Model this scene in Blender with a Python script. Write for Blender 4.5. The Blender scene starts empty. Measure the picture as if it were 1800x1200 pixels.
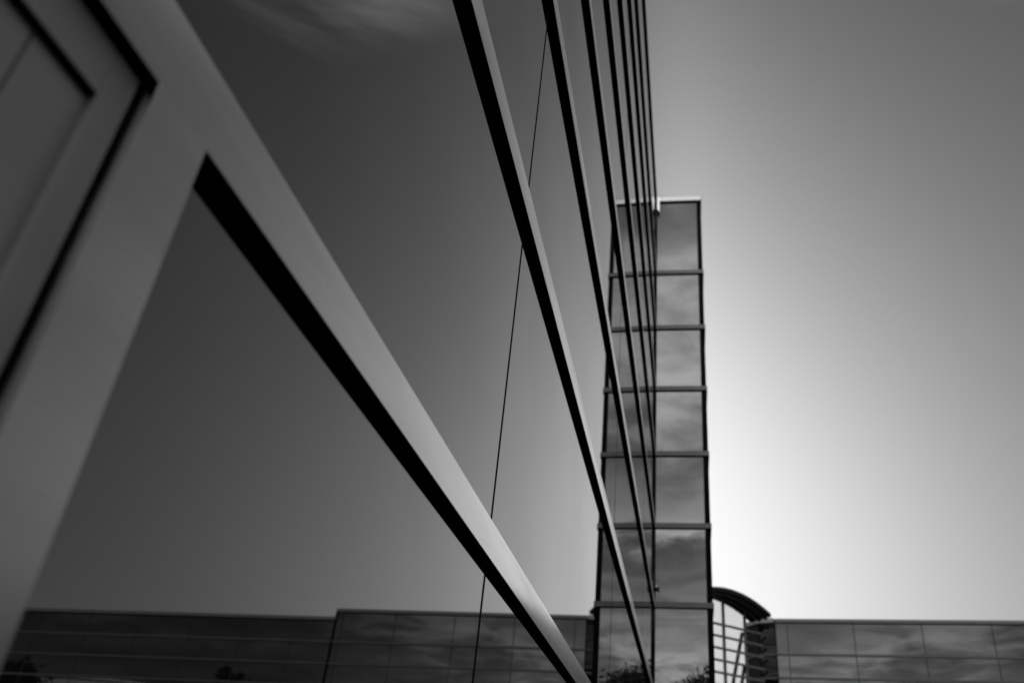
import bpy, bmesh, math, random
from mathutils import Vector, Matrix

C = bpy.context.scene
R = math.radians

# ------------------------------------------------------------------ camera
D = 0.55            # metres from the lens to the near glass wall (plane X = 0)
CZ = 1.6            # eye height
cam_data = bpy.data.cameras.new("camera")
cam = bpy.data.objects.new("camera", cam_data)
C.collection.objects.link(cam)
rows = ((0.99092039, 0.12473165, 0.05018754),
        (0.01727821, -0.48832442, 0.8724911),
        (0.13333506, -0.86370208, -0.48604577))
M3 = Matrix(rows).transposed()          # camera to world rotation
cam.matrix_world = Matrix.Translation((D, 0, CZ)) @ M3.to_4x4()
cam_data.sensor_fit = 'HORIZONTAL'
cam_data.sensor_width = 36.0
cam_data.lens = 1384.9 / 1800 * 36
cam_data.shift_x = (900 - 1024) / 1800
cam_data.shift_y = (719 - 600) / 1800
cam_data.clip_start = 0.01
cam_data.clip_end = 5000
cam_data.dof.use_dof = True
cam_data.dof.focus_distance = 2.5
cam_data.dof.aperture_fstop = 2.7
C.camera = cam

# ------------------------------------------------------------------ world
SUN_EL = 16.0
SUN_AZ = 1.2        # degrees from +Y towards +X
w = bpy.data.worlds.new("World")
C.world = w
w.use_nodes = True
nt = w.node_tree
nt.nodes.clear()


class NG:
    """small helper to write node maths as expressions"""
    def __init__(s, tree):
        s.t = tree

    def n(s, typ, **kw):
        o = s.t.nodes.new(typ)
        for k, v in kw.items():
            setattr(o, k, v)
        return o

    def put(s, sock, v):
        if isinstance(v, (int, float)):
            sock.default_value = v
        elif isinstance(v, tuple):
            sock.default_value = v
        else:
            s.t.links.new(v, sock)

    def m(s, op, a, b=0.0, c=0.0, clamp=False):
        o = s.n('ShaderNodeMath', operation=op, use_clamp=clamp)
        s.put(o.inputs[0], a)
        s.put(o.inputs[1], b)
        s.put(o.inputs[2], c)
        return o.outputs[0]

    def ramp(s, v, a, b, lo=0.0, hi=1.0):
        o = s.n('ShaderNodeMapRange', interpolation_type='SMOOTHSTEP')
        s.put(o.inputs[0], v)
        s.put(o.inputs[1], a)
        s.put(o.inputs[2], b)
        s.put(o.inputs[3], lo)
        s.put(o.inputs[4], hi)
        return o.outputs[0]


g = NG(nt)
sky = g.n('ShaderNodeTexSky', sky_type='NISHITA')
sky.sun_disc = False
sky.sun_elevation = R(SUN_EL)
sky.sun_rotation = R(SUN_AZ)
sky.air_density = 1.0
sky.dust_density = 1.0
sky.ozone_density = 1.0
sepc = g.n('ShaderNodeSeparateColor')
nt.links.new(sky.outputs[0], sepc.inputs[0])
# black-and-white conversion through a red filter, as in the photograph
red = sepc.outputs[0]
bw = g.m('MULTIPLY', g.m('DIVIDE', red, g.m('ADD', g.m('MULTIPLY', red, 1 / 12), 1.0)), 0.68)
tc = g.n('ShaderNodeTexCoord')
sep = g.n('ShaderNodeSeparateXYZ')
nt.links.new(tc.outputs['Generated'], sep.inputs[0])
dx, dy, dz = sep.outputs
# aureole of the low sun in thin haze
sv = (math.sin(R(SUN_AZ)) * math.cos(R(SUN_EL)), math.cos(R(SUN_AZ)) * math.cos(R(SUN_EL)), math.sin(R(SUN_EL)))
ha = g.m('MULTIPLY', g.m('ARCSINE', dx), 57.2958 / 13.35)
ha = g.m('SQRT', g.m('ADD', g.m('MULTIPLY', ha, ha), 0.012))
va = g.m('ABSOLUTE', g.m('MULTIPLY', g.m('SUBTRACT', g.m('MULTIPLY', g.m('ARCSINE', dz), 57.2958), 15.2), 1 / 29.3))
halo = g.m('POWER', 2.71828, g.m('MULTIPLY', g.m('ADD', g.m('POWER', ha, 0.897), g.m('POWER', va, 1.631)), -1.0))
front = g.ramp(dy, -0.2, 0.25)
base = g.m('ADD', bw, g.m('MULTIPLY', g.m('MULTIPLY', halo, front), 24.0))
# thin haze evens out the brightest part of the glow
base = g.m('DIVIDE', base, g.m('POWER', g.m('ADD', 1.0, g.m('POWER', g.m('MULTIPLY', base, 1 / 22.5), 4.0)), 0.25))
# clouds: thin streaky sheets, in the half of the sky behind the camera and high to the right
zz = g.m('ADD', g.m('MAXIMUM', dz, 0.0), 0.10)
px = g.m('DIVIDE', dx, zz)
py = g.m('DIVIDE', dy, zz)


def cloud_noise(sx, sy, rot, off, detail=7.0, rough=0.55, dist=0.6):
    cmb = g.n('ShaderNodeCombineXYZ')
    ca, sa = math.cos(rot), math.sin(rot)
    u = g.m('ADD', g.m('MULTIPLY', px, ca), g.m('MULTIPLY', py, sa))
    v = g.m('SUBTRACT', g.m('MULTIPLY', py, ca), g.m('MULTIPLY', px, sa))
    g.put(cmb.inputs[0], g.m('ADD', g.m('MULTIPLY', u, sx), off))
    g.put(cmb.inputs[1], g.m('ADD', g.m('MULTIPLY', v, sy), off * 0.7))
    no = g.n('ShaderNodeTexNoise')
    g.put(no.inputs['Vector'], cmb.outputs[0])
    no.inputs['Scale'].default_value = 1.0
    no.inputs['Detail'].default_value = detail
    no.inputs['Roughness'].default_value = rough
    no.inputs['Distortion'].default_value = dist
    return no.outputs[0]


n1 = cloud_noise(1.3, 3.0, 0.18, 3.7)
n2 = cloud_noise(0.6, 0.9, 0.0, 11.3, 3.0)
# cloud banks behind the viewer, by height above the horizon, broken up by noise
qq = g.m('DIVIDE', dz, g.m('MAXIMUM', g.m('MULTIPLY', dy, -1.0), 0.15))
qq = g.m('SUBTRACT', qq, g.m('MULTIPLY', g.m('MINIMUM', g.m('ABSOLUTE', dx), 0.25), 0.30))
n5 = cloud_noise(3.6, 3.8, 0.3, 31.0, 9.0, 0.60, 0.45)
qq = g.m('ADD', qq, g.m('ADD', g.m('MULTIPLY', g.m('SUBTRACT', n1, 0.5), 0.16), g.m('MULTIPLY', g.m('SUBTRACT', n5, 0.5), 0.24)))
bank = g.n('ShaderNodeValToRGB')
bank.color_ramp.interpolation = 'B_SPLINE'
stops = [(0.0, .55), (.14, .35), (.17, .60), (.21, .80), (.235, .55), (.26, .26), (.30, .20), (.345, .24), (.375, .85), (.40, .55), (.44, .38), (.50, .45),
         (.56, .70), (.65, .90), (.75, .95), (.83, .95), (.87, .40), (.96, .26), (1.0, .95)]  # last stop: unseen bright cloud high up, added to brighten the tower's flashing
while len(bank.color_ramp.elements) < len(stops):
    bank.color_ramp.elements.new(0.5)
for e_, (p_, v_) in zip(bank.color_ramp.elements, stops):
    e_.position = p_
for e_, (p_, v_) in zip(bank.color_ramp.elements, stops):
    e_.color = (v_, v_, v_, 1)
nt.links.new(qq, bank.inputs[0])
dens = g.m('MULTIPLY', bank.outputs[0], g.m('ADD', g.m('MULTIPLY', n2, 0.9), 0.55))
dens = g.m('MULTIPLY', dens, g.ramp(n5, 0.32, 0.68, 0.52, 1.42))
dens = g.m('MULTIPLY', dens, g.ramp(g.m('ABSOLUTE', dx), 0.13, 0.42, 1.0, 0.2))
behind = g.ramp(dy, 0.15, -0.15)
n3 = cloud_noise(1.6, 4.6, -0.55, 23.0, 9.0, 0.62, 1.4)
wisp = g.m('MULTIPLY', g.ramp(n3, 0.38, 0.70, 0.0, 0.22), g.m('MULTIPLY', g.ramp(dz, 0.735, 0.79), g.ramp(dy, 0.555, 0.50)))
cover = g.m('MAXIMUM', g.m('MULTIPLY', dens, behind), wisp)
CLOUD = 21.5
inv = g.m('SUBTRACT', 1.0, cover)
final = g.m('ADD', g.m('MULTIPLY', base, inv), g.m('MULTIPLY', cover, CLOUD))
bgn = g.n('ShaderNodeBackground')
cc = g.n('ShaderNodeCombineColor')
for i in range(3):
    nt.links.new(final, cc.inputs[i])
nt.links.new(cc.outputs[0], bgn.inputs[0])
bgn.inputs[1].default_value = 0.05
wo = g.n('ShaderNodeOutputWorld')
nt.links.new(bgn.outputs[0], wo.inputs[0])

# ------------------------------------------------------------------ sun
sd = bpy.data.lights.new("sun", 'SUN')
sd.energy = 4.5
sd.angle = R(0.5)
sd.color = (1, 1, 1)
so = bpy.data.objects.new("sun", sd)
so.rotation_euler = Vector(sv).to_track_quat('Z', 'Y').to_euler()
so.location = (5, -5, 30)
C.collection.objects.link(so)

C.view_settings.view_transform = 'Standard'
C.view_settings.look = 'None'
C.view_settings.exposure = 0.0
C.view_settings.gamma = 1.0
C.view_settings.use_curve_mapping = False
C.cycles.max_bounces = 12
C.cycles.glossy_bounces = 8
C.cycles.caustics_reflective = False
C.cycles.sample_clamp_indirect = 6.0


# ------------------------------------------------------------------ materials
def new_mat(name):
    m = bpy.data.materials.new(name)
    m.use_nodes = True
    m.node_tree.nodes.clear()
    return m, NG(m.node_tree)


def mat_glass(name, r0=0.28, r1=0.78, wave=0.0, wscale=1.0, tint=1.0, specks=False):
    m, q = new_mat(name)
    t = m.node_tree
    dif = q.n('ShaderNodeBsdfDiffuse')
    dif.inputs[0].default_value = (0.006, 0.006, 0.006, 1)
    gl = q.n('ShaderNodeBsdfGlossy')
    gl.inputs['Roughness'].default_value = 0.0
    gl.inputs[0].default_value = (tint, tint, tint, 1)
    lw = q.n('ShaderNodeLayerWeight')
    lw.inputs[0].default_value = 0.5
    fac = q.m('ADD', q.m('MULTIPLY', q.m('POWER', lw.outputs['Facing'], 4.0), r1 - r0), r0)
    tcn = q.n('ShaderNodeTexCoord')
    if wave:
        mp = q.n('ShaderNodeMapping')
        t.links.new(tcn.outputs['Object'], mp.inputs[0])
        no = q.n('ShaderNodeTexNoise')
        t.links.new(mp.outputs[0], no.inputs['Vector'])
        no.inputs['Scale'].default_value = wscale
        no.inputs['Detail'].default_value = 1.0
        bp = q.n('ShaderNodeBump')
        bp.inputs['Strength'].default_value = 1.0
        bp.inputs['Distance'].default_value = wave
        t.links.new(no.outputs[0], bp.inputs['Height'])
        t.links.new(bp.outputs[0], gl.inputs['Normal'])
    if specks:
        # dust specks and dried splashes on the pane
        no = q.n('ShaderNodeTexNoise')
        t.links.new(tcn.outputs['Object'], no.inputs['Vector'])
        no.inputs['Scale'].default_value = 210.0
        no.inputs['Detail'].default_value = 1.0
        n2_ = q.n('ShaderNodeTexNoise')
        t.links.new(tcn.outputs['Object'], n2_.inputs['Vector'])
        n2_.inputs['Scale'].default_value = 3.0
        n2_.inputs['Detail'].default_value = 3.0
        sp = q.m('MULTIPLY', q.ramp(no.outputs[0], 0.76, 0.80), q.ramp(n2_.outputs[0], 0.52, 0.68))
        # faint film of dust that changes the reflectivity a little
        n4 = q.n('ShaderNodeTexNoise')
        t.links.new(tcn.outputs['Object'], n4.inputs['Vector'])
        n4.inputs['Scale'].default_value = 1.7
        n4.inputs['Detail'].default_value = 6.0
        film = q.ramp(n4.outputs[0], 0.3, 0.8, 1.0, 0.93)
        fac = q.m('MULTIPLY', q.m('MULTIPLY', fac, film), q.m('SUBTRACT', 1.0, q.m('MULTIPLY', sp, 0.6)))
    mx = q.n('ShaderNodeMixShader')
    q.put(mx.inputs[0], fac)
    t.links.new(dif.outputs[0], mx.inputs[1])
    t.links.new(gl.outputs[0], mx.inputs[2])
    out = q.n('ShaderNodeOutputMaterial')
    t.links.new(mx.outputs[0], out.inputs[0])
    return m


def mat_std(name, col, rough=0.5, metal=0.0, noise=0.0, nscale=8.0, stretch=(1, 1, 1), bump=0.0, spec=0.5, rnoise=0.0, aniso=None):
    m, q = new_mat(name)
    t = m.node_tree
    p = q.n('ShaderNodeBsdfPrincipled')
    p.inputs['Base Color'].default_value = (col, col, col, 1)
    p.inputs['Roughness'].default_value = rough
    p.inputs['Metallic'].default_value = metal
    p.inputs['Specular IOR Level'].default_value = spec
    if noise or bump or rnoise:
        tcn = q.n('ShaderNodeTexCoord')
        mp = q.n('ShaderNodeMapping')
        mp.inputs['Scale'].default_value = stretch
        t.links.new(tcn.outputs['Object'], mp.inputs[0])
        no = q.n('ShaderNodeTexNoise')
        t.links.new(mp.outputs[0], no.inputs['Vector'])
        no.inputs['Scale'].default_value = nscale
        no.inputs['Detail'].default_value = 6.0
        if noise:
            v = q.ramp(no.outputs[0], 0.25, 0.75, col * (1 - noise), col * (1 + noise))
            cn = q.n('ShaderNodeCombineColor')
            for i in range(3):
                t.links.new(v, cn.inputs[i])
            t.links.new(cn.outputs[0], p.inputs['Base Color'])
        if rnoise:
            v = q.ramp(no.outputs[0], 0.25, 0.75, rough * (1 - rnoise), rough * (1 + rnoise))
            t.links.new(v, p.inputs['Roughness'])
        if bump:
            bp = q.n('ShaderNodeBump')
            bp.inputs['Strength'].default_value = 0.6
            bp.inputs['Distance'].default_value = bump
            t.links.new(no.outputs[0], bp.inputs['Height'])
            t.links.new(bp.outputs[0], p.inputs['Normal'])
    out = q.n('ShaderNodeOutputMaterial')
    t.links.new(p.outputs[0], out.inputs[0])
    return m


GLASS = mat_glass("coated_glass", 0.28, 0.75, specks=True)
GLASS_T = mat_glass("tower_glass", 0.31, 0.78, wave=0.001, wscale=1.6)
GLASS_L = mat_glass("low_building_glass", 0.155, 0.6, wave=0.002, wscale=0.5)
METAL = mat_std("satin_aluminium", 0.66, 0.24, 1.0, noise=0.09, nscale=14, stretch=(1, 0.12, 1), rnoise=0.22)
METAL_F = mat_std("frame_metal", 0.56, 0.5, 0.6, noise=0.05, nscale=10)
SEAM = mat_std("seam", 0.16, 0.5)
PANEL = mat_std("panel_metal", 0.54, 0.40, 1.0, noise=0.05, nscale=6)
BAND = mat_std("tower_band_metal", 0.30, 0.45, 0.6, noise=0.05, nscale=5)
CAP = mat_std("white_coping", 0.85, 0.4, 0.0)
BLACK = mat_std("gasket_and_shade_black", 0.003, 0.7, 0.0, spec=0.05)  # gaskets and joints; also colours in the shade under bars and ledges
POST = mat_std("black_post", 0.004, 0.5, 0.0, spec=0.1)
LOWBAND = mat_std("low_building_band", 0.25, 0.5, 0.3)
LOWJ = mat_std("low_building_joint", 0.09, 0.5, 0.0)
ROOFDARK = mat_std("dark_roof_metal", 0.05, 0.5, 0.3, noise=0.3, nscale=1.5)
GRID = mat_std("grey_steel", 0.33, 0.5, 0.3)
BRACE = mat_std("brace_steel", 0.05, 0.5, 0.3)
LOWCAP = mat_std("low_coping", 0.42, 0.5, 0.0)
CONC = mat_std("grey_concrete", 0.2, 0.8, 0.0, noise=0.15, nscale=2, bump=0.003)
ASPH = mat_std("asphalt", 0.045, 0.9, 0.0, noise=0.25, nscale=30, bump=0.004)
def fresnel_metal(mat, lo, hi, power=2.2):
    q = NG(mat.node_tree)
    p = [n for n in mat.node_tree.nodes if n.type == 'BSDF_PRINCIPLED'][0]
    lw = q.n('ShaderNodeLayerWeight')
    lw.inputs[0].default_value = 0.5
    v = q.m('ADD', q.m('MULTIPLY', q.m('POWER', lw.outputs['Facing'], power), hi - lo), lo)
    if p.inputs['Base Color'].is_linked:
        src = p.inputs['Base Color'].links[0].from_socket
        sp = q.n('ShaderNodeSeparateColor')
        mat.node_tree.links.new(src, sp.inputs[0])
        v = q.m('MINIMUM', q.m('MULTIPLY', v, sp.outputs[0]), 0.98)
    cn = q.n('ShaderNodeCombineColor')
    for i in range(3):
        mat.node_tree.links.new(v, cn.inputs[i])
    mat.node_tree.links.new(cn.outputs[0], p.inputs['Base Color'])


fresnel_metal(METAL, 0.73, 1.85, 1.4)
WHITE = mat_std("white_plastic", 0.8, 0.35, 0.0)
PALE = mat_std("pale_render", 0.5, 0.8, 0.0, noise=0.06, nscale=1)
BARK = mat_std("bark", 0.06, 0.9, 0.0, noise=0.3, nscale=6)
LEAF = mat_std("leaf", 0.022, 0.6, 0.0, noise=0.3, nscale=0.8)


GLASS_D = mat_glass("dark_bay_glass", 0.10, 0.3)


# ------------------------------------------------------------------ builders
def thing(name, label, cat, loc=(0, 0, 0), group=None, kind=None):
    o = bpy.data.objects.new(name, None)
    C.collection.objects.link(o)
    o.location = loc
    o.empty_display_size = 0.3
    o['label'] = label
    o['category'] = cat
    if group:
        o['group'] = group
    if kind:
        o['kind'] = kind
    return o


def root_loc(o):
    v = Vector((0, 0, 0))
    while o:
        v += o.location
        o = o.parent
    return v


def obj(name, bm, mat, parent=None, smooth=False):
    """bm is in world coordinates"""
    me = bpy.data.meshes.new(name)
    if parent is not None:
        bmesh.ops.translate(bm, vec=-root_loc(parent), verts=bm.verts)
    bm.normal_update()
    bm.to_mesh(me)
    bm.free()
    if smooth:
        for p in me.polygons:
            p.use_smooth = True
    me.materials.append(mat)
    o = bpy.data.objects.new(name, me)
    C.collection.objects.link(o)
    if parent is not None:
        o.parent = parent
    return o


def box(bm, x0, x1, y0, y1, z0, z1, bevel=0.0, seg=2):
    b = bmesh.new()
    bmesh.ops.create_cube(b, size=1)
    for v in b.verts:
        v.co = Vector(((x0 + x1) / 2 + v.co.x * (x1 - x0), (y0 + y1) / 2 + v.co.y * (y1 - y0), (z0 + z1) / 2 + v.co.z * (z1 - z0)))
    if bevel:
        bmesh.ops.bevel(b, geom=list(b.edges), offset=bevel, segments=seg, affect='EDGES', profile=0.5)
    join(bm, b)
    return bm


def join(bm, b):
    vm = {}
    for v in b.verts:
        vm[v] = bm.verts.new(v.co)
    for f in b.faces:
        try:
            bm.faces.new([vm[v] for v in f.verts])
        except ValueError:
            pass
    b.free()


def bx(*a, **k):
    return box(bmesh.new(), *a, **k)


def beam(bm, p, q, wx, wz, up=Vector((0, 0, 1))):
    """rectangular bar from p to q"""
    p = Vector(p)
    q = Vector(q)
    d = (q - p).normalized()
    s = d.cross(up)
    if s.length < 1e-4:
        s = d.cross(Vector((0, 1, 0)))
    s.normalize()
    u = s.cross(d).normalized()
    vs = []
    for c in (p, q):
        for a, b in ((-1, -1), (1, -1), (1, 1), (-1, 1)):
            vs.append(bm.verts.new(c + s * (a * wx / 2) + u * (b * wz / 2)))
    for f in ((3, 2, 1, 0), (4, 5, 6, 7), (0, 1, 5, 4), (1, 2, 6, 5), (2, 3, 7, 6), (3, 0, 4, 7)):
        bm.faces.new([vs[i] for i in f])
    return bm


def bowed_bar(y0, y1, z0, z1, x0, x1, bow):
    """thin metal cover whose front face bulges slightly"""
    bm = bmesh.new()
    n = 14
    prof = []
    for i in range(n + 1):
        t = i / n
        prof.append((x1 - bow + bow * (1 - (2 * t - 1) ** 2), z0 + (z1 - z0) * t))
    prof += [(x0, z1), (x0, z0)]
    a = [bm.verts.new((x, y0, z)) for x, z in prof]
    b = [bm.verts.new((x, y1, z)) for x, z in prof]
    m_ = len(prof)
    for i in range(m_):
        j = (i + 1) % m_
        f = bm.faces.new([a[i], a[j], b[j], b[i]])
        f.smooth = i < n
    bm.faces.new(list(reversed(a)))
    bm.faces.new(b)
    for e in bm.edges:
        if len(e.link_faces) == 2 and not (e.link_faces[0].smooth and e.link_faces[1].smooth):
            e.smooth = False
    bmesh.ops.recalc_face_normals(bm, faces=bm.faces)
    return bm


def prism(bm, poly, z0, z1):
    """extrude a counter-clockwise xy polygon from z0 to z1"""
    lo = [bm.verts.new((x, y, z0)) for x, y in poly]
    hi = [bm.verts.new((x, y, z1)) for x, y in poly]
    bm.faces.new(list(reversed(lo)))
    bm.faces.new(hi)
    n = len(poly)
    for i in range(n):
        j = (i + 1) % n
        bm.faces.new([lo[i], lo[j], hi[j], hi[i]])
    return bm


# ------------------------------------------------------------------ setting
gr = obj('ground', bx(-2500, 2500, -2500, 2500, -0.5, 0.0), ASPH)
gr['kind'] = 'structure'
gr['label'] = 'dark asphalt ground around the office buildings'

# ------------------------------------------------------------------ the near glass wall
P = 0.0476 * D                 # how far the bars stand proud of the glass
BH = 0.178 * D                 # bar height
STEP = 2.18 * D
YT = 20.45 * D                 # the tower's face
LO = [CZ + D * 1.19 + STEP * k for k in range(-1, 8)]     # bar undersides
TOPZ = CZ + 19.67 * D
JY = [(-2.47 - 6.13) * D, -2.47 * D, 3.66 * D, 9.79 * D, 15.92 * D, YT - 0.002]
WY1 = 0.863 * D                # right edge of the framed window
JW = 0.017

wall = thing('glass_office_wall', 'towering mirror-glass office wall with long parallel metal bars running away from the viewer', 'office building', (-4, YT / 2, 0))
body = bmesh.new()
box(body, -9, -0.03, JY[0] - 0.02, YT + 4.0, 0.0, TOPZ - 0.02)
obj('wall_core', body, BLACK, wall)
obj('roof', bx(-9.1, -0.04, JY[0] - 0.05, YT + 4.05, TOPZ + 0.06, TOPZ + 0.14), CONC, wall)

levels = [0.05] + LO + [TOPZ]
for k in range(len(levels) - 1):
    z0 = levels[k] + (BH if k > 0 else 0)
    z1 = levels[k + 1]
    for j in range(len(JY) - 1):
        y0, y1 = JY[j] + JW / 2, JY[j + 1] - (JW / 2 if j < len(JY) - 2 else 0)
        if k <= 1:
            if j == 0:
                continue
            if j == 1:
                y0 = 1.01 * D
        obj('glass_pane', bx(-0.012, 0.0, y0, y1, z0 - 0.02, z1 + 0.02), GLASS, wall)
for j in range(1, len(JY) - 1):
    for k in range(len(levels) - 1):
        if k <= 1 and j == 1:
            continue
        obj('joint', bx(-0.011, 0.0005, JY[j] - JW / 2 + 0.0002, JY[j] + JW / 2 - 0.0002, levels[k] + (BH if k else 0), levels[k + 1]), BLACK, wall)
for k, z in enumerate(LO):
    bar = obj('mullion_bar', bowed_bar(JY[0], YT - P - 0.004, z, z + BH, P - 0.0025, P, 0.0014), METAL, wall)
    obj('bar_soffit_shade', bx(0.0015, P - 0.0026, JY[0], YT - P - 0.004, z + 0.0001, z + BH - 0.0015), BLACK, bar)  # shade under the bar put into the colour as near-black
cop = obj('coping', bx(-0.3, P, JY[0], YT - P - 0.004, TOPZ + 0.004, TOPZ + 0.165 * D, bevel=0.002), POST, wall)

# the framed window at the near end, under the first bar
zt = LO[1]
zb = LO[0] + BH
win = obj('framed_window', bx(0.0006, P, WY1, 1.02 * D, zb - 0.001, zt - 0.0002, bevel=0.0005), METAL, wall)
win['label'] = 'framed window at the near end of the wall'
fy = 0.852 * D
FX = 0.016 * D
fz = zt - 0.0045
# black gasket in the reveal
gk = bmesh.new()
box(gk, -0.02, 0.008 * D, fy + 0.0002, WY1 - 0.0003, zb, zt)
box(gk, -0.02, 0.008 * D, JY[1], fy, zt - 0.004, zt - 0.0004)
obj('gasket', gk, BLACK, win)
fw, fh = 0.061 * D, 0.107 * D
fr = bmesh.new()
box(fr, -0.03, FX, fy - fw, fy, zb, fz, bevel=0.0008)
box(fr, -0.03, FX - 0.0001, JY[1], fy - fw - 0.0003, fz - fh, fz, bevel=0.0008)
obj('frame', fr, METAL_F, win)
gk2 = bmesh.new()
box(gk2, -0.03, FX - 0.002, JY[1], fy - fw - 0.0006, fz - fh - 0.003, fz - fh - 0.0002)
obj('gasket', gk2, BLACK, win)
obj('panel', bx(-0.028, 0.0, 0.670 * D, fy - fw - 0.0004, zb, fz - fh - 0.0033, bevel=0.0005), PANEL, win)
obj('panel', bx(-0.028, 0.0, JY[1], 0.664 * D, zb, fz - fh - 0.0033, bevel=0.0005), PANEL, win)
obj('panel_seam', bx(-0.028, -0.001, 0.6642 * D, 0.6698 * D, zb, fz - fh - 0.0033), SEAM, win)
obj('wall_end', bx(-9, P - 0.006, JY[0] - 0.2, JY[0] - 0.001, 0, TOPZ), CONC, wall)
obj('side_panel', bx(-0.02, 0.003, JY[0], JY[1] - 0.001, 0.05, zt - 0.002), METAL_F, wall)

# ------------------------------------------------------------------ the tower standing out from the wall
TX = 1.536 * D
TOPT = CZ + 0.9634 * YT
tower = thing('glass_tower', 'slim glass tower of stacked panes under a white top edge, beyond the far bars', 'tower', (TX / 2, YT + 0.4, 0))
tz = [CZ + v * YT for v in (0.0575 + 0.0, 0.1650, 0.2711, 0.3776, 0.4843, 0.5904, 0.6994, 0.8062)]
TB = YT + 2.2
obj('tower_core', bx(0.001, TX - 0.02, YT + 0.02, TB - 0.02, 0, TOPT - 0.03), BLACK, tower)
tl = [0.03] + tz + [TOPT - 0.09 * D]
for k in range(len(tl) - 1):
    z0 = tl[k] + (0.155 * D if k else 0)
    z1 = tl[k + 1]
    obj('glass_pane', bx(0.045 * D, TX - 0.095 * D, YT, YT + 0.012, z0 - 0.01, z1 + 0.01), GLASS_T, tower)
    obj('side_pane', bx(TX - 0.014, TX - 0.004, YT + 0.10 * D, TB - 0.06, z0 - 0.01, z1 + 0.01), GLASS_T, tower)
for z in tz:
    b = bmesh.new()
    e = P
    zt2 = z + 0.165 * D
    prism(b, [(0.002, YT - e), (TX + e * 0.6, YT - e), (TX + e * 0.6, TB), (TX - 0.004, TB), (TX - 0.004, YT + 0.004), (0.002, YT + 0.004)], z + 0.012, zt2)
    bmesh.ops.bevel(b, geom=list(b.edges), offset=0.0015, segments=1, affect='EDGES')
    lg = obj('ledge', b, BAND, tower)
    s = bmesh.new()
    prism(s, [(0.002, YT - e + 0.002), (TX + e * 0.6 - 0.002, YT - e + 0.002), (TX + e * 0.6 - 0.002, TB - 0.001), (TX - 0.003, TB - 0.001), (TX - 0.003, YT + 0.003), (0.002, YT + 0.003)], z, z + 0.0115)
    obj('ledge_soffit_shade', s, BLACK, lg)  # underside shadow of the ledge, painted as a black strip
obj('corner_post', bx(TX - 0.15 * D, TX, YT - 0.008, YT + 0.1 * D, 0, TOPT - 0.0), POST, tower)
obj('rear_post', bx(TX - 0.1 * D, TX, TB - 0.055, TB, 0, TOPT), POST, tower)
obj('inner_post', bx(0.002, 0.055 * D, YT - 0.018, YT + 0.01, 0, TOPT - 0.42 * D), POST, tower)
obj('top_rail', bx(0.002, TX - 0.1 * D - 0.001, YT - 0.012, YT + 0.03, TOPT - 0.095 * D, TOPT - 0.002), POST, tower)
# white coping round the top; translucency added to brighten it from the sun behind
COPING_GLOW, q = new_mat('coping_glow')
t1_ = q.n('ShaderNodeBsdfTranslucent')
t1_.inputs[0].default_value = (0.9, 0.9, 0.9, 1)
t2_ = q.n('ShaderNodeBsdfDiffuse')
t2_.inputs[0].default_value = (0.85, 0.85, 0.85, 1)
mx = q.n('ShaderNodeMixShader')
mx.inputs[0].default_value = 0.35
COPING_GLOW.node_tree.links.new(t1_.outputs[0], mx.inputs[1])
COPING_GLOW.node_tree.links.new(t2_.outputs[0], mx.inputs[2])
out = q.n('ShaderNodeOutputMaterial')
COPING_GLOW.node_tree.links.new(mx.outputs[0], out.inputs[0])
c0, c1 = TOPT + 0.002, TOPT + 0.17 * D
obj('coping', bx(0.004, TX + 0.5 * P, YT - P, YT - P + 0.006, c0, c1), COPING_GLOW, tower)
obj('coping', bx(TX + 0.5 * P - 0.006, TX + 0.5 * P, YT - P + 0.007, TB, c0, c1), COPING_GLOW, tower)
obj('roof', bx(0.003, TX + 0.4 * P, YT - P + 0.008, TB, TOPT - 0.028, TOPT + 0.001), POST, tower)
b = bmesh.new()
fz0, fz1 = TOPT - 0.62 * D, TOPT + 0.17 * D
ln = (fz1 - fz0) * 0.12
ya, yb = YT - 0.085 - ln * 0.2, YT - 0.085 + ln
vs = [b.verts.new(p) for p in ((P + 0.002, ya + ln * 0.15, fz0 + 0.09), (0.135 * D, ya, fz0), (0.135 * D, yb, fz1), (P + 0.002, yb, fz1),
                               (P + 0.002, ya + ln * 0.15 + 0.012, fz0 + 0.09), (0.135 * D, ya + 0.012, fz0), (0.135 * D, yb + 0.012, fz1), (P + 0.002, yb + 0.012, fz1))]
for f in ((0, 1, 2, 3), (7, 6, 5, 4), (0, 4, 5, 1), (1, 5, 6, 2), (2, 6, 7, 3), (3, 7, 4, 0)):
    b.faces.new([vs[i] for i in f])
bmesh.ops.recalc_face_normals(b, faces=b.faces)
POLISH = mat_std("polished_steel", 0.95, 0.12, 1.0)
obj('corner_flashing', b, POLISH, tower)

SKEW = 0.027
for ch in list(tower.children) + [c for t_ in tower.children for c in t_.children]:
    for v in ch.data.vertices:
        v.co.y += SKEW * (v.co.x + TX / 2)

# small camera on the tower's inner corner
cw = Vector((D - 0.0448 * YT, YT, CZ + 0.2965 * YT))
cctv = thing('security_camera', 'tiny white security camera fixed in the inner corner of the glass tower', 'security camera', tuple(cw))
b = bmesh.new()
bmesh.ops.create_uvsphere(b, u_segments=20, v_segments=12, radius=0.040)
for v in b.verts:
    v.co = Vector((v.co.x * 0.95, v.co.y * 1.1, v.co.z * 0.8)) + cw + Vector((0, -0.05, 0.004))
obj('housing', b, mat_std('gloss_steel', 0.95, 0.2, 1.0), cctv, smooth=True)
b = bmesh.new()
bmesh.ops.create_uvsphere(b, u_segments=16, v_segments=10, radius=0.014)
for v in b.verts:
    v.co = v.co + cw + Vector((0.034, -0.066, -0.018))
obj('lens', b, POST, cctv, smooth=True)
obj('bracket', bx(cw.x - 0.012, cw.x + 0.012, YT - 0.03, YT - 0.0005, cw.z - 0.008, cw.z + 0.014, bevel=0.002), WHITE, cctv)

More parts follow.
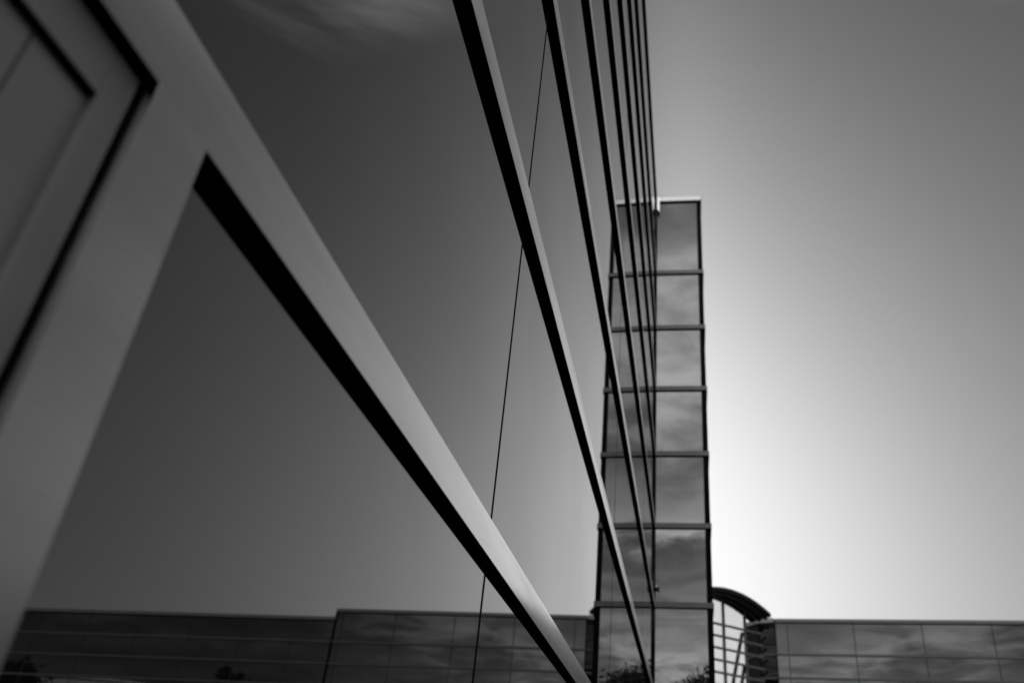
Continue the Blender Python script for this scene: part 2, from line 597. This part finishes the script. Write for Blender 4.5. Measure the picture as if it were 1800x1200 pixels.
# ------------------------------------------------------------------ the low glass building across the court
L = 62 * D


def FY(xl):     # y of the facade (in L) at x (in L)
    return 1 - 0.04 * (xl - 0.117)


HZ, HZ2 = 0.2573, 0.2463
low = thing('low_glass_building', 'long low glass office building across the court, seen at the bottom right', 'office building', (0.117 * L, L, 0))


def fac_prism(bm, xa, xb, off0, off1, z0, z1):
    """slab along the facade between xa, xb (in L); offsets in metres towards the viewer"""
    pa, pb = Vector((xa * L, FY(xa) * L)), Vector((xb * L, FY(xb) * L))
    d = (pb - pa).normalized()
    n = Vector((d.y, -d.x))
    pts = [pa + n * off1, pb + n * off1, pb + n * off0, pa + n * off0]
    return prism(bm, [(p.x, p.y) for p in pts], z0, z1)


XS = [0.117, 0.1315, 0.2095, 0.2880, 0.3665, 0.4380, 0.4465]
XS2 = [0.4465, 0.502, 0.572, 0.644, 0.716, 0.788, 0.860, 0.932, 1.004, 1.076]
bands = [0.2172, 0.1898, 0.1630, 0.1362, 0.1094, 0.0826, 0.0558, 0.029, 0.002]
zc = lambda v: CZ + v * L
core = bmesh.new()
fac_prism(core, 0.118, 0.4465, -9.0, -0.06, 0, zc(HZ) - 0.1)
fac_prism(core, 0.4465, 1.076, -9.0, -0.06, 0, zc(HZ2) - 0.1)
obj('building_core', core, BLACK, low)


def facade(xs, hz):
    zl = [hz - 0.003] + bands
    for i in range(len(xs) - 1):
        for k in range(len(zl) - 1):
            if k > 4:
                break
            zlo = zc(zl[k + 1]) if k < 4 else 0.2
            obj('glass_pane', fac_prism(bmesh.new(), xs[i] + 0.0003, xs[i + 1] - 0.0003, -0.04, 0.0, zlo, zc(zl[k])), GLASS_L, low)
    for i in range(1, len(xs) - 1):
        obj('mullion', fac_prism(bmesh.new(), xs[i] - 0.0005, xs[i] + 0.0005, -0.03, 0.01, 0.2, zc(hz) - 0.05), LOWJ, low)
    for k in range(5):
        obj('band', fac_prism(bmesh.new(), xs[0] + 0.0002, xs[-1] - 0.0002, 0.004, 0.07, zc(bands[k]) - 0.042, zc(bands[k]) + 0.042), LOWBAND, low)
    obj('coping', fac_prism(bmesh.new(), xs[0], xs[-1] + 0.0005, -0.5, 0.12, zc(hz) - 0.06, zc(hz) + 0.08), LOWCAP, low)


facade(XS, HZ)
facade(XS2, HZ2)
obj('corner_column', fac_prism(bmesh.new(), 0.4460, 0.4477, -0.2, 0.08, 0, zc(HZ) - 0.07), POST, low)
obj('corner_column', fac_prism(bmesh.new(), 0.1165, 0.1178, -0.2, 0.06, 0, zc(HZ) - 0.07), POST, low)
# the folded bay at the near corner
bay = [(0.1165, 1.0002), (0.0977, 1.0066), (0.0842, 1.0275)]
for i in range(2):
    a = Vector(bay[i]) * L
    c_ = Vector(bay[i + 1]) * L
    d_ = (a - c_).normalized()
    n_ = Vector((d_.y, -d_.x))

    def slab(o0, o1, z0, z1, t0=0.0, t1=1.0):
        s0, s1 = c_ + (a - c_) * t0, c_ + (a - c_) * t1
        pts = [s0 + n_ * o1, s1 + n_ * o1, s1 + n_ * o0, s0 + n_ * o0]
        return prism(bmesh.new(), [(p.x, p.y) for p in pts], z0, z1)
    obj('bay_glass', slab(-0.1, 0, 0.1, zc(HZ) - 0.06), GLASS_D, low)
    for k in range(-1, 6):
        zz_ = bands[0] + 0.0139 * (1 - k)
        if i == 1:
            obj('bay_bar', slab(0.002, 0.03, zc(zz_) - 0.03, zc(zz_) + 0.03), LOWJ, low)
        else:
            e0, e1 = c_ + n_ * 0.03, c_ + (a - c_) * 0.96 + n_ * 0.03
            obj('bay_bar', beam(bmesh.new(), (e0.x, e0.y, zc(zz_ - 0.012)), (e1.x, e1.y, zc(zz_ - 0.0165)), 0.04, 0.07), BRACE, low)
    for k in range(4):
        obj('band', slab(0.031, 0.07, zc(bands[k]) - 0.042, zc(bands[k]) + 0.042), LOWBAND, low)
    obj('bay_post', slab(0.003, 0.06, 0.1, zc(HZ) - 0.06, 0.0, 0.05), POST, low)
    obj('coping', slab(-0.3, 0.12, zc(HZ) - 0.06, zc(HZ) + 0.11), CAP, low)

# ------------------------------------------------------------------ the vaulted glass hall beside it
G0 = Vector((0.041, 0.952)) * L
GD = Vector((0.057, 0.048)) * L
GN = Vector((0.048, -0.057)).normalized()


def gp(s, off=0.0):
    p = G0 + GD * s + GN * off
    return p


hall = thing('vaulted_hall', 'glazed hall with dark arched roof and pale gridded panes, right of the glass tower', 'hall', (gp(0).x, gp(0).y, 0))
ztop = lambda s: zc(0.2765 - 0.0225 * s * s)
N = 40
SM = 0.88
roofb = bmesh.new()
ring = []
offs = [0.03 * L, -0.006 * L]
prof = [-SM + 2 * SM * i / N for i in range(N + 1)]
for off in offs:
    r0 = [roofb.verts.new((gp(s, off).x, gp(s, off).y, ztop(s))) for s in prof]
    r1 = [roofb.verts.new((gp(s, off).x, gp(s, off).y, ztop(s) - 0.0042 * L)) for s in prof]
    ring.append((r0, r1))
(a0, a1), (b0, b1) = ring
for i in range(N):
    roofb.faces.new([a0[i], a0[i + 1], b0[i + 1], b0[i]])
    roofb.faces.new([a1[i + 1], a1[i], b1[i], b1[i + 1]])
    roofb.faces.new([a0[i + 1], a0[i], a1[i], a1[i + 1]])
    roofb.faces.new([b0[i], b0[i + 1], b1[i + 1], b1[i]])
roofb.faces.new([a0[0], b0[0], b1[0], a1[0]])
roofb.faces.new([a0[N], a1[N], b1[N], b0[N]])
obj('arched_roof', roofb, ROOFDARK, hall)
# ribs under the eaves
for q_ in (0.022, 0.011):
    rb = bmesh.new()
    for i in range(N):
        p0, p1 = gp(prof[i], q_ * L), gp(prof[i + 1], q_ * L)
        beam(rb, (p0.x, p0.y, ztop(prof[i]) - 0.0055 * L), (p1.x, p1.y, ztop(prof[i + 1]) - 0.0055 * L), 0.10, 0.09)
    obj('roof_rib', rb, mat_std("rib_metal", 0.06, 0.5, 0.3) if 'rib_metal' not in bpy.data.materials else bpy.data.materials['rib_metal'], hall)

# translucent glazing: thin panes through which the bright sky shows
mg, q = new_mat('clear_pane')
tr = q.n('ShaderNodeBsdfTransparent')
tr.inputs[0].default_value = (0.68, 0.68, 0.68, 1)
gl = q.n('ShaderNodeBsdfGlossy')
gl.inputs['Roughness'].default_value = 0.02
mx = q.n('ShaderNodeMixShader')
mx.inputs[0].default_value = 0.08
mg.node_tree.links.new(tr.outputs[0], mx.inputs[1])
mg.node_tree.links.new(gl.outputs[0], mx.inputs[2])
out = q.n('ShaderNodeOutputMaterial')
mg.node_tree.links.new(mx.outputs[0], out.inputs[0])

svert = [-0.738, -0.274, 0.19, 0.654]
zbars = [0.2403 - 0.0139 * k for k in range(18) if 0.2403 - 0.0139 * k > 0.0]
zin = lambda s: zc(0.2725 - 0.024 * s * s)


def gslab(s0, s1, o0, o1, z0, z1, z1b=None):
    bm = bmesh.new()
    pts = [gp(s0, o1), gp(s1, o1), gp(s1, o0), gp(s0, o0)]
    z1b = z1 if z1b is None else z1b
    tops = [z1, z1b, z1b, z1]
    lo = [bm.verts.new((p.x, p.y, z0)) for p in pts]
    hi = [bm.verts.new((p.x, p.y, t)) for p, t in zip(pts, tops)]
    bm.faces.new(list(reversed(lo)))
    bm.faces.new(hi)
    for i in range(4):
        j = (i + 1) % 4
        bm.faces.new([lo[i], lo[j], hi[j], hi[i]])
    return bm


segs = [-0.88] + svert + [0.70]
for i in range(len(segs) - 1):
    s0, s1 = segs[i], segs[i + 1]
    g_ = bmesh.new()
    M_ = 8
    for t in range(M_):
        u0, u1 = s0 + (s1 - s0) * t / M_, s0 + (s1 - s0) * (t + 1) / M_
        pa, pb = gp(u0), gp(u1)
        vv = [g_.verts.new(p) for p in ((pa.x, pa.y, 0.1), (pb.x, pb.y, 0.1), (pb.x, pb.y, zin(u1)), (pa.x, pa.y, zin(u0)))]
        g_.faces.new(vv)
    bmesh.ops.remove_doubles(g_, verts=g_.verts, dist=0.001)
    obj('glazing', g_, mg, hall)
for s in svert:
    obj('upright', gslab(s - 0.016, s + 0.016, 0.01, 0.12, 0.1, ztop(s) - 0.0045 * L), GRID, hall)
for z in zbars:
    sm = min(0.99, 10)
    b = gslab(-0.86, sm, 0.121, 0.18, zc(z) - 0.045, zc(z) + 0.045)
    obj('cross_bar', b, GRID, hall)
for (s0, z0_, s1, z1_) in ((0.645, 0.2390, 0.42, 0.183), (0.66, 0.2000, 0.50, 0.155), (0.42, 0.183, 0.2, 0.12)):
    pa, pb = gp(s0, -0.08), gp(s1, -0.08)
    obj('brace', beam(bmesh.new(), (pa.x, pa.y, zc(z0_)), (pb.x, pb.y, zc(z1_)), 0.1, 0.11), BRACE, hall)
fn = bmesh.new()
for i in range(N):
    u0, u1 = prof[i], prof[i + 1]
    pa, pb = gp(u0, 0.02), gp(u1, 0.02)
    beam(fn, (pa.x, pa.y, (zin(u0) + ztop(u0)) / 2 - 0.0015 * L), (pb.x, pb.y, (zin(u1) + ztop(u1)) / 2 - 0.0015 * L), 0.15, 0.12)
obj('head_frame', fn, POST, hall)


# ------------------------------------------------------------------ trees behind the viewer, seen in the glass
def tree(loc, h, cr, seed, label, flat=1.0, leaf=0.16, n=5200):
    rnd = random.Random(seed)
    t = thing('leafy_tree', label, 'tree', loc, 'trees mirrored in the glass')
    x, y, z = loc
    tb = bmesh.new()
    ends = []

    def limb(p, d, length, r, depth):
        nseg = 4
        prev = None
        pts = []
        cur = Vector(p)
        for i in range(nseg + 1):
            pts.append((cur.copy(), r * (1 - 0.5 * i / nseg)))
            d_ = (d + Vector((rnd.uniform(-.15, .15), rnd.uniform(-.15, .15), rnd.uniform(-.03, .12)))).normalized()
            cur = cur + d_ * (length / nseg)
        for i in range(nseg):
            (pa, ra), (pb, rb) = pts[i], pts[i + 1]
            ax = (pb - pa).normalized()
            sx_ = ax.orthogonal().normalized()
            sy_ = ax.cross(sx_)
            ca = [tb.verts.new(pa + (sx_ * math.cos(a) + sy_ * math.sin(a)) * ra) for a in [k * math.pi / 3 for k in range(6)]]
            cb = [tb.verts.new(pb + (sx_ * math.cos(a) + sy_ * math.sin(a)) * rb) for a in [k * math.pi / 3 for k in range(6)]]
            for k in range(6):
                tb.faces.new([ca[k], ca[(k + 1) % 6], cb[(k + 1) % 6], cb[k]])
        tip = pts[-1][0]
        ends.append((tip, depth))
        if depth < 3:
            for _ in range(5 if depth == 0 else 4):
                a = rnd.uniform(0, 6.283)
                out_d = Vector((math.cos(a), math.sin(a), rnd.uniform(0.35, 1.1))).normalized()
                nd = (d * 0.35 + out_d).normalized()
                limb(pts[rnd.choice([2, 3, 4])][0], nd, length * rnd.uniform(.55, .8) * (0.75 if depth == 0 else 1), r * 0.5, depth + 1)
    limb((x, y, z), Vector((0, 0, 1)), h * 0.5, h * 0.022, 0)
    obj('trunk', tb, BARK, t)
    lb = bmesh.new()
    cen = Vector((x, y, h * 0.66))
    tips = [e for e, d_ in ends if d_ >= 2]
    # spiky clumps round the twig ends
    clumps = []
    for e in tips:
        v = e - cen
        v = Vector((v.x / cr, v.y / cr, v.z / (h * 0.34)))
        if v.length > 1:
            v.normalize()
        clumps.append(cen + Vector((v.x * cr, v.y * cr, v.z * h * 0.34)))
    for _ in range(26):
        a, b_ = rnd.uniform(0, 6.283), math.acos(rnd.uniform(-0.4, 1))
        rr = rnd.uniform(.75, 1.0)
        clumps.append(cen + Vector((math.cos(a) * math.sin(b_) * cr * rr, math.sin(a) * math.sin(b_) * cr * rr, math.cos(b_) * h * 0.34 * rr)))
    for i in range(n):
        c0_ = rnd.choice(clumps)
        sg = cr * 0.12
        p = c0_ + Vector((rnd.gauss(0, sg), rnd.gauss(0, sg), rnd.gauss(0, sg)))
        s_ = leaf * rnd.uniform(.6, 1.4)
        u = Vector((rnd.gauss(0, 1), rnd.gauss(0, 1), rnd.gauss(0, 1))).normalized()
        v = u.orthogonal().normalized()
        lb.faces.new([lb.verts.new(p - u * s_), lb.verts.new(p + v * s_ * .4), lb.verts.new(p + u * s_), lb.verts.new(p - v * s_ * .4)])
    obj('crown', lb, LEAF, t)
    return t


tree((3.5, -20.0, 0), 10.0, 2.5, 4, 'dark leafy tree reflected at the foot of the glass tower', leaf=0.17, n=24000)
tree((33.1, 6.0, 0), 12.3, 2.0, 9, 'round dark tree top reflected low in the glass wall, left of the long bar', leaf=0.24, n=12000)
tree((51.8, 9.0, 0), 16.6, 3.6, 15, 'ragged dark tree reflected in the bottom left corner of the glass wall', leaf=0.26, n=14000)

# ------------------------------------------------------------------ pale hall opposite, mirrored at the bottom left
hx, hy = 50, -2
ph = thing('pale_building', 'pale building with a gently curved roof reflected at the bottom left edge of the glass', 'building', (hx, hy, 0))
b = bmesh.new()
pr = []
for i in range(25):
    t = i / 24
    pr.append((hx - 14 + 28 * t, 10.3 + 1.6 * math.sin(math.pi * (0.1 + 0.8 * t))))
fr_ = [b.verts.new((x, hy - 4, z)) for x, z in pr]
bk_ = [b.verts.new((x, hy + 4, z)) for x, z in pr]
frb = [b.verts.new((pr[0][0], hy - 4, 0)), b.verts.new((pr[-1][0], hy - 4, 0))]
bkb = [b.verts.new((pr[0][0], hy + 4, 0)), b.verts.new((pr[-1][0], hy + 4, 0))]
b.faces.new([frb[0], frb[1]] + list(reversed(fr_)))
b.faces.new([bkb[1], bkb[0]] + bk_)
b.faces.new([frb[0], fr_[0], bk_[0], bkb[0]])
b.faces.new([frb[1], bkb[1], bk_[-1], fr_[-1]])
obj('wall', b, PALE, ph)
b = bmesh.new()
for i in range(24):
    (x0, z0), (x1, z1) = pr[i], pr[i + 1]
    beam(b, (x0, hy, z0 + 0.12), (x1, hy, z1 + 0.12), 8.6, 0.2)
obj('curved_roof', b, PALE, ph)
for i in range(6):
    obj('window', bx(hx - 12 + i * 4.1, hx - 9.5 + i * 4.1, hy + 4.005, hy + 4.05, 5.0, 8.2), GLASS_L, ph)
